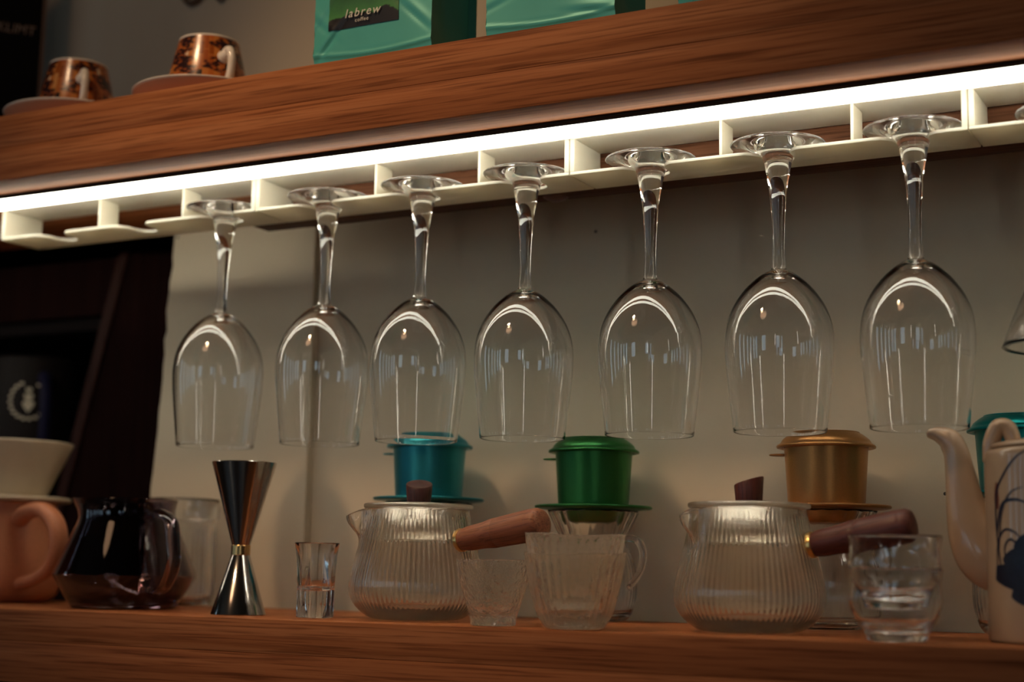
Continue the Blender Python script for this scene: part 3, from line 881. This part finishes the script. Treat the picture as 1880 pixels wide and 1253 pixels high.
# bridge handle lug at the top edge and strap knob on the lid
lug = tube('handle_lug', [(-0.0440, -0.012, 0.122, 0.0055), (-0.0430, -0.012, 0.134, 0.0058), (-0.0385, -0.012, 0.1445, 0.0058), (-0.0320, -0.012, 0.1440, 0.0056), (-0.0285, -0.012, 0.1350, 0.0052)], 16, flat=1.2)
obj('handle_lug', lug, M['porcelain'], l)
sp = [(0.2785, 0.1428, 0.0034), (0.2850, 0.1418, 0.0058), (0.2922, 0.1378, 0.0082), (0.2965, 0.1290, 0.0088), (0.2986, 0.1170, 0.0100), (0.3006, 0.1029, 0.0118), (0.3032, 0.0878, 0.0144), (0.3080, 0.0715, 0.0182), (0.3160, 0.0570, 0.0205), (0.3300, 0.0480, 0.0190)]
obj('spout', tube('spout', [(x - TX, 0.002, z, r) for x, z, r in sp], 32, flat=0.8, up=Vector((1, 0, 0))), M['porcelain'], t)
def paint_strip(pts, w, name, mat, z_r=0.0002):
    """ribbon of brush paint lying on the cylinder; pts = (arc length from the left silhouette, z)"""
    P = smooth_pts(pts, 6)
    a0 = math.atan2(-0.466, -0.884)
    verts, faces = [], []
    n = len(P)
    for q, (s, z) in enumerate(P):
        a, b = P[max(q - 1, 0)], P[min(q + 1, n - 1)]
        dx, dz = b[0] - a[0], b[1] - a[1]
        l = math.hypot(dx, dz) or 1
        ww = w * (0.25 + 0.75 * math.sin(PI * min(1, 0.15 + q / (n - 1) * 0.85)))
        for sgn in (-1, 1):
            ss, zz = s - sgn * dz / l * ww, z + sgn * dx / l * ww
            th = a0 + ss / TR
            verts.append(((TR + z_r) * math.cos(th), (TR + z_r) * math.sin(th), zz))
    for q in range(n - 1):
        faces.append((2 * q, 2 * q + 1, 2 * q + 3, 2 * q + 2))
    return verts, faces
def paint(name, strips, mat):
    V, F = [], []
    for pts, w in strips:
        v, f = paint_strip(pts, w, name, mat)
        b = len(V)
        V += v; F += [tuple(b + k for k in q) for q in f]
    me = bpy.data.meshes.new(name); me.from_pydata(V, [], F); me.update()
    obj(name, me, mat, t, smooth=False)
paint('painted_stems', [([(0.016, 0.050), (0.012, 0.075), (0.013, 0.098), (0.022, 0.112), (0.032, 0.122), (0.040, 0.126)], 0.0010),
                        ([(0.014, 0.060), (0.018, 0.085), (0.026, 0.098), (0.036, 0.102)], 0.0008),
                        ([(0.012, 0.050), (0.013, 0.064), (0.020, 0.074), (0.030, 0.072), (0.036, 0.064)], 0.0009),
                        ([(0.012, 0.070), (0.018, 0.090), (0.030, 0.094), (0.042, 0.090)], 0.0012),
                        ([(0.022, 0.050), (0.020, 0.062), (0.026, 0.068), (0.034, 0.060), (0.033, 0.050)], 0.0008)], M['navy_paint'])
paint('painted_ground', [([(0.010, 0.046), (0.022, 0.044), (0.036, 0.040), (0.055, 0.036)], 0.0075),
                         ([(0.020, 0.050), (0.032, 0.054), (0.044, 0.050), (0.055, 0.046)], 0.0090),
                         ([(0.026, 0.034), (0.040, 0.030), (0.056, 0.028)], 0.0060),
                         ([(0.030, 0.060), (0.040, 0.066), (0.050, 0.058)], 0.0060)], M['navy_paint'])
paint('painted_bud', [([(0.0135, 0.088), (0.0130, 0.096), (0.0135, 0.106)], 0.0026)], M['rust_paint'])

# ------------------------------------------------------------------ upper shelf: cups on saucers
def cup_and_saucer(x, y, lab_c, lab_s, az):
    s = thing('saucer', lab_s, 'saucer', (x, y, ZU1), group='peach saucers under the mosaic cups')
    o = smooth_pts([(0.034, 0.0), (0.038, 0.0005), (0.0390, 0.0030), (0.050, 0.0068), (0.060, 0.0110), (0.0665, 0.0150)], 5)
    i = [(0.0668, 0.0165), (0.0655, 0.0168), (0.058, 0.0128), (0.048, 0.0085), (0.036, 0.0052), (0.010, 0.0050)]
    obj('dish', lathe('dish', closed(o, i), 96), M['saucer'], s)
    rim = lathe('rim', [(0.0662, 0.0156), (0.0672, 0.0158), (0.0676, 0.0166), (0.0670, 0.0173), (0.0658, 0.0172)], 96)
    obj('rim', rim, M['white_glaze'], s)
    z0 = ZU1 + 0.0054
    c = thing('mosaic_cup', lab_c, 'coffee cup', (x, y, z0), az, 'mosaic printed cups on the upper shelf')
    o = smooth_pts([(0.026, 0.0), (0.0320, 0.0010), (0.0352, 0.0060), (0.0362, 0.0140), (0.0348, 0.0300), (0.0316, 0.0460), (0.0278, 0.0615)], 5)
    obj('body', lathe('body', [(0, 0)] + o + [(0.0277, 0.0620)], 96), M['mosaic'], c)
    i = [(0.0277, 0.0620), (0.0280, 0.0628), (0.0275, 0.0638), (0.0265, 0.0638), (0.0259, 0.0625), (0.0296, 0.046), (0.0328, 0.030), (0.0330, 0.008), (0.02, 0.004), (0, 0.0038)]
    obj('white_rim', lathe('white_rim', i, 96), M['white_glaze'], c)
    h = [(0.0305, 0, 0.0415, 0.0070), (0.0350, 0, 0.0430, 0.0056), (0.0385, 0, 0.0465, 0.0040), (0.0440, 0, 0.0450, 0.0036), (0.0475, 0, 0.0360, 0.0036), (0.0460, 0, 0.0240, 0.0036), (0.0410, 0, 0.0160, 0.0042), (0.0350, 0, 0.0130, 0.0060)]
    obj('handle', tube('handle', h, 18), M['white_glaze'], c)
cup_and_saucer(-0.530, 0.078, 'mosaic printed coffee cup beside the black boxed book', 'peach saucer under the cup beside the black boxed book', D(-38))
cup_and_saucer(-0.369, 0.078, 'mosaic printed coffee cup nearer to the teal coffee bags', 'peach saucer under the cup nearer to the teal coffee bags', D(-25))

# ------------------------------------------------------------------ teal coffee pouches
def pouch(x0, x1, y0, label, with_label, seed, fin=True):
    rnd = random.Random(seed)
    W = x1 - x0; H = 0.22; Dp = 0.058
    t = thing('coffee_bag', label, 'coffee bag', (x0, y0, ZU1), group='teal coffee bags on the upper shelf')
    nx, nz = 60, 90
    folds = [(rnd.choice((0.06, 0.14, 0.86, 0.93)) * W, rnd.uniform(0.008, 0.045), rnd.uniform(-1.6, 1.6), rnd.uniform(0.0005, 0.0012)) for _ in range(5)]
    def face_y(u, z):
        x = u * W
        y = -0.004 * math.sin(PI * u) * sstep(0, 0.09, z)          # soft belly
        y += 0.0022 * (1 - sstep(0.0, 0.016, z)) * 1.0
        if z < 0.02: y -= 0.0011 * math.exp(-((z - 0.014 + 0.004 * math.sin(3 * u)) / 0.0014) ** 2)
        for fx, fz, sl, am in folds:
            d = ((x - fx) * sl + (z - fz)) / math.sqrt(1 + sl * sl)
            al = ((x - fx) - (z - fz) * sl) / math.sqrt(1 + sl * sl)
            y += am * (math.exp(-(d / 0.0022) ** 2) - 0.8 * math.exp(-((d - 0.004) / 0.004) ** 2)) * math.exp(-(al / 0.02) ** 2)
        return y
    V, F = [], []
    for iz in range(nz + 1):
        z = H * (iz / nz) ** 1.4
        for ix in range(nx + 1):
            u = ix / nx
            V.append((u * W, face_y(u, z) + Dp * 0.40 * sstep(0.08, 0.22, z), z))
    for iz in range(nz):
        for ix in range(nx):
            a = iz * (nx + 1) + ix
            F.append((a, a + 1, a + nx + 2, a + nx + 1))
    me = bpy.data.meshes.new('front_panel'); me.from_pydata(V, [], F); me.update()
    fr = obj('front_panel', me, M['bag'], t)
    # side gussets, folded inwards
    for side, xx in (('L', 0.0), ('R', W)):
        V, F = [], []
        ny = 12
        for iz in range(31):
            z = H * iz / 30
            dd = Dp * (1 - 0.8 * sstep(0.08, 0.22, z)); ys = Dp * 0.40 * sstep(0.08, 0.22, z)
            for iy in range(ny + 1):
                q = iy / ny
                fold = (1 - abs(2 * q - 1)) * 0.007 * sstep(0.0, 0.05, z)
                yy = ys + q * dd
                if iy == 0: yy = ys + face_y(0 if side == 'L' else 1, z)
                V.append((xx + (fold if side == 'L' else -fold), yy, z))
        for iz in range(30):
            for iy in range(ny):
                a = iz * (ny + 1) + iy
                F.append((a, a + 1, a + ny + 2, a + ny + 1))
        me = bpy.data.meshes.new('gusset'); me.from_pydata(V, [], F); me.update()
        obj('gusset', me, M['bag_shaded'], t)
    back = box_mesh('back_panel', 0, W, Dp, Dp + 0.0012, 0, H * 0.6)
    obj('back_panel', back, M['bag_shaded'], t, smooth=False)
    if fin:
        obj('seal_fin', box_mesh('seal_fin', W - 0.002, W + 0.0075, Dp + 0.0014, Dp + 0.0026, 0, H * 0.6), M['bag_shaded'], t, smooth=False)
    if with_label:
        # paper label following the front panel
        lx0, lx1, lz0, lz1 = 0.0150, 0.0840, 0.0330, 0.0830
        V, F = [], []
        n = 30
        for a in range(n + 1):
            for b in range(n + 1):
                z = lz0 + (lz1 - lz0) * a / n
                x = lx0 + (lx1 - lx0) * b / n
                x += 0.0025 * (a / n) ** 2 * (1 - b / n)
                V.append((x, face_y(x / W, z) - 0.0006, z - 0.0))
        for a in range(n):
            for b in range(n):
                q = a * (n + 1) + b
                F.append((q, q + 1, q + n + 2, q + n + 1))
        me = bpy.data.meshes.new('label'); me.from_pydata([(x, y, z - lz0) for x, y, z in V], [], F); me.update()
        lb = obj('label', me, M['aurora'], fr, loc=(0, 0, lz0))
        lb['label'] = 'dark green printed label with pale lettering'
        yl = face_y(0.45, 0.04) - 0.0022
        Rx = Matrix.Rotation(PI / 2, 4, 'X')
        def put(nm, s, size, x, z, shear=0.0, sp=1.0):
            text_part(nm, s, size, M['ink_white'], t, Matrix.Translation((x, yl, z)) @ Rx, 0.00008, shear, sp)
        put('lettering', 'labrew', 0.0105, 0.0325, 0.0412, 0.25, 1.22)
        put('lettering', 'coffee', 0.0045, 0.0430, 0.0365, 0.0, 1.2)
        dm = prism_mesh('emblem', [[(0.052, 0.056), (0.0475, 0.063), (0.0475, 0.075), (0.0565, 0.075), (0.0565, 0.063)]], 'Y', yl, yl + 0.0003)
        obj('emblem', dm, M['ink_white'], t, smooth=False)
    return t
pouch(-0.2070, -0.0925, 0.018, 'teal coffee bag with dark green label reading labrew', True, 5)
pouch(-0.0420, 0.0690, 0.018, 'teal coffee bag standing unlabelled in the middle, between two others', False, 11, fin=False)
pouch(0.1200, 0.2320, 0.018, 'teal coffee bag of which only the lower corner shows above the shelf', False, 23, fin=False)

# ------------------------------------------------------------------ black boxed book with lettering
t = thing('boxed_book', 'black boxed book standing at the left end of the upper shelf', 'book', (-0.7145, 0.205, ZU1), D(52))
obj('box', box_mesh('box', -0.24, 0.0, 0.0, 0.004, 0, 0.26, 0.0006), M['black_card'], t, smooth=False)
obj('edge', box_mesh('edge', 0.0004, 0.0044, -0.0006, 0.0046, 0, 0.26, 0.0006), M['tan_edge'], t, smooth=False)
text_part('title', 'Gustav KLIMT', 0.0150, M['title'], t, Matrix.Translation((-0.0065, -0.0003, 0.1690)) @ Matrix.Rotation(PI / 2, 4, 'X'), 0.0001, 0.1, 1.02, 'RIGHT')

# ------------------------------------------------------------------ relief lettering on the wall above
t = thing('wall_lettering', 'curled bronze script lettering mounted on the wall over the cups', 'wall sign', (-0.52, YW - 0.014, 0.64))
def curl(pts):
    return tube('letter', [(x, 0.0, z, 0.0032) for x, z in pts], 10, 6)
obj('letter', curl([(-0.022, 0.016), (-0.018, 0.006), (-0.010, 0.000), (0.000, 0.003), (0.006, 0.012), (0.010, 0.030), (0.002, 0.036), (-0.004, 0.024)]), M['relief'], t)
obj('letter', curl([(0.024, 0.014), (0.026, 0.002), (0.032, -0.001), (0.038, 0.008), (0.044, 0.018), (0.048, 0.034)]), M['relief'], t)

# ------------------------------------------------------------------ specks on the plaster
sm = lathe('speck', [(0, -0.0004), (0.0011, -0.0003), (0.0015, 0.0)], 12)
for x, y, z, lb in ((-0.0523, YW, 0.3488, 'small dark nail hole in the wall right of the fourth wine glass stem'),
                    (-0.534, YW - 0.010, 0.383, 'small dark nail hole in the wall under the left rack section'),
                    (0.2564, YW, 0.108, 'small dark nail head in the wall beside the teapot spout')):
    o_ = obj('nail', sm, M['speck'], loc=(x, y, z), rot=(-PI / 2, 0, 0))
    tag(o_, lb, 'nail', 'nails in the plaster wall')

# ------------------------------------------------------------------ dark cupboard in the opening on the left
CX, CY = -0.95, 0.33
t = thing('dark_cabinet', 'dark stained open cabinet in the shadowy opening at the left', 'cabinet', (CX, CY, 0.0))
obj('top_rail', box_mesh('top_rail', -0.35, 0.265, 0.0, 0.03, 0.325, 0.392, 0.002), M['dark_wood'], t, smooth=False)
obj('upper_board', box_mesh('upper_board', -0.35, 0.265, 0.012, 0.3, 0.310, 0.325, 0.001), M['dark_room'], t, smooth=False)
# leaning side panel, wide end down
V = [(0.270, 0.0, 0.397), (0.350, 0.02, 0.397), (0.350, 0.02, -0.02), (0.160, 0.0, -0.02),
     (0.256, 0.0, 0.397), (0.336, 0.30, 0.397), (0.336, 0.30, -0.02), (0.146, 0.0, -0.02)]
me = bpy.data.meshes.new('leaning_side'); me.from_pydata(V, [], [(0, 3, 2, 1), (4, 5, 6, 7), (0, 1, 5, 4), (3, 7, 6, 2), (0, 4, 7, 3), (1, 2, 6, 5)])
bm = bmesh.new(); bm.from_mesh(me); bmesh.ops.recalc_face_normals(bm, faces=bm.faces)
bmesh.ops.bevel(bm, geom=list(bm.edges), offset=0.0015, segments=2, affect='EDGES'); bm.to_mesh(me); bm.free()
obj('leaning_side', me, M['dark_wood'], t, smooth=False)
M['edge_wood'] = wood('lighter_edge_wood', (0.025, 0.009, 0.007), (0.035, 0.013, 0.010), (0.04, 0.016, 0.012), axis='Z', coat=0.0)  # lighter than the rest of the panel, along its front edge
V = [(0.2700, -0.004, 0.397), (0.256, -0.004, 0.397), (0.146, -0.004, -0.02), (0.160, -0.004, -0.02)]
me = bpy.data.meshes.new('side_edge'); me.from_pydata(V + [(x, 0.002, z) for x, y, z in V], [], [(0, 1, 2, 3), (7, 6, 5, 4), (0, 4, 5, 1), (1, 5, 6, 2), (2, 6, 7, 3), (3, 7, 4, 0)])
bm = bmesh.new(); bm.from_mesh(me); bmesh.ops.recalc_face_normals(bm, faces=bm.faces); bm.to_mesh(me); bm.free()
obj('side_edge', me, M['edge_wood'], t, smooth=False)
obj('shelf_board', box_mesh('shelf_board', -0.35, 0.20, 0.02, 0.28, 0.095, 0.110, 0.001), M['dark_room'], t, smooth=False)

def mug(x, y, z, r, h, mat, label, emblem, az):
    t = thing('enamel_mug', label, 'mug', (x, y, z), az, 'mugs inside the dark cabinet')
    o = [(r - 0.004, 0.0), (r - 0.001, 0.001), (r, 0.004), (r, h - 0.002), (r - 0.0008, h)]
    i = [(r - 0.0025, h), (r - 0.003, h - 0.002), (r - 0.003, 0.006), (r - 0.006, 0.004)]
    obj('body', lathe('body', closed(o, i), 64), mat, t)
    hd = [(r - 0.001, 0, h * 0.82, 0.0045), (r + 0.012, 0, h * 0.86, 0.005), (r + 0.026, 0, h * 0.75, 0.005), (r + 0.030, 0, h * 0.5, 0.005), (r + 0.022, 0, h * 0.28, 0.005), (r - 0.001, 0, h * 0.18, 0.0045)]
    obj('handle', tube('handle', hd, 14, flat=1.4), M['navy_mug'], t)
    if emblem:
        # wreath of leaves and dots around three heart leaves, printed on the curved side
        V, F = [], []
        def put(u, v, pts):
            b = len(V)
            for du, dv in pts:
                th = emblem + (u + du) / r
                V.append(((r + 0.0004) * math.cos(th), (r + 0.0004) * math.sin(th), h * 0.69 + v + dv))
            F.append(tuple(range(b, b + len(pts))))
        for k in range(20):
            a = 2 * PI * k / 20 + 0.1
            if abs(a - PI / 2) < 0.35: continue
            R_ = 0.022
            put(R_ * math.cos(a), R_ * math.sin(a), [(0.003 * math.cos(q) , 0.0021 * math.sin(q)) for q in [j * PI / 3 for j in range(6)]])
        def heart(u, v, s):
            put(u, v, [(s * x, s * y) for x, y in ((0, -1), (0.8, 0.1), (0.9, 0.6), (0.5, 0.9), (0, 0.55), (-0.5, 0.9), (-0.9, 0.6), (-0.8, 0.1))])
        heart(0, 0.012, 0.0042); heart(0, 0.003, 0.006); heart(0, -0.007, 0.0075)
        me = bpy.data.meshes.new('emblem'); me.from_pydata(V, [], F); me.update()
        obj('emblem', me, M['emblem'], t, smooth=False)
    return t
mug(-0.872, 0.385, 0.110, 0.052, 0.175, M['dark_mug'], 'black mug with pale wreath and heart-leaf emblem in the dark cabinet', D(-52) - D(-35), D(-35))
mug(-0.740, 0.450, 0.110, 0.050, 0.190, M['navy_mug'], 'plain navy blue mug behind the leaning cabinet side', 0, D(200))
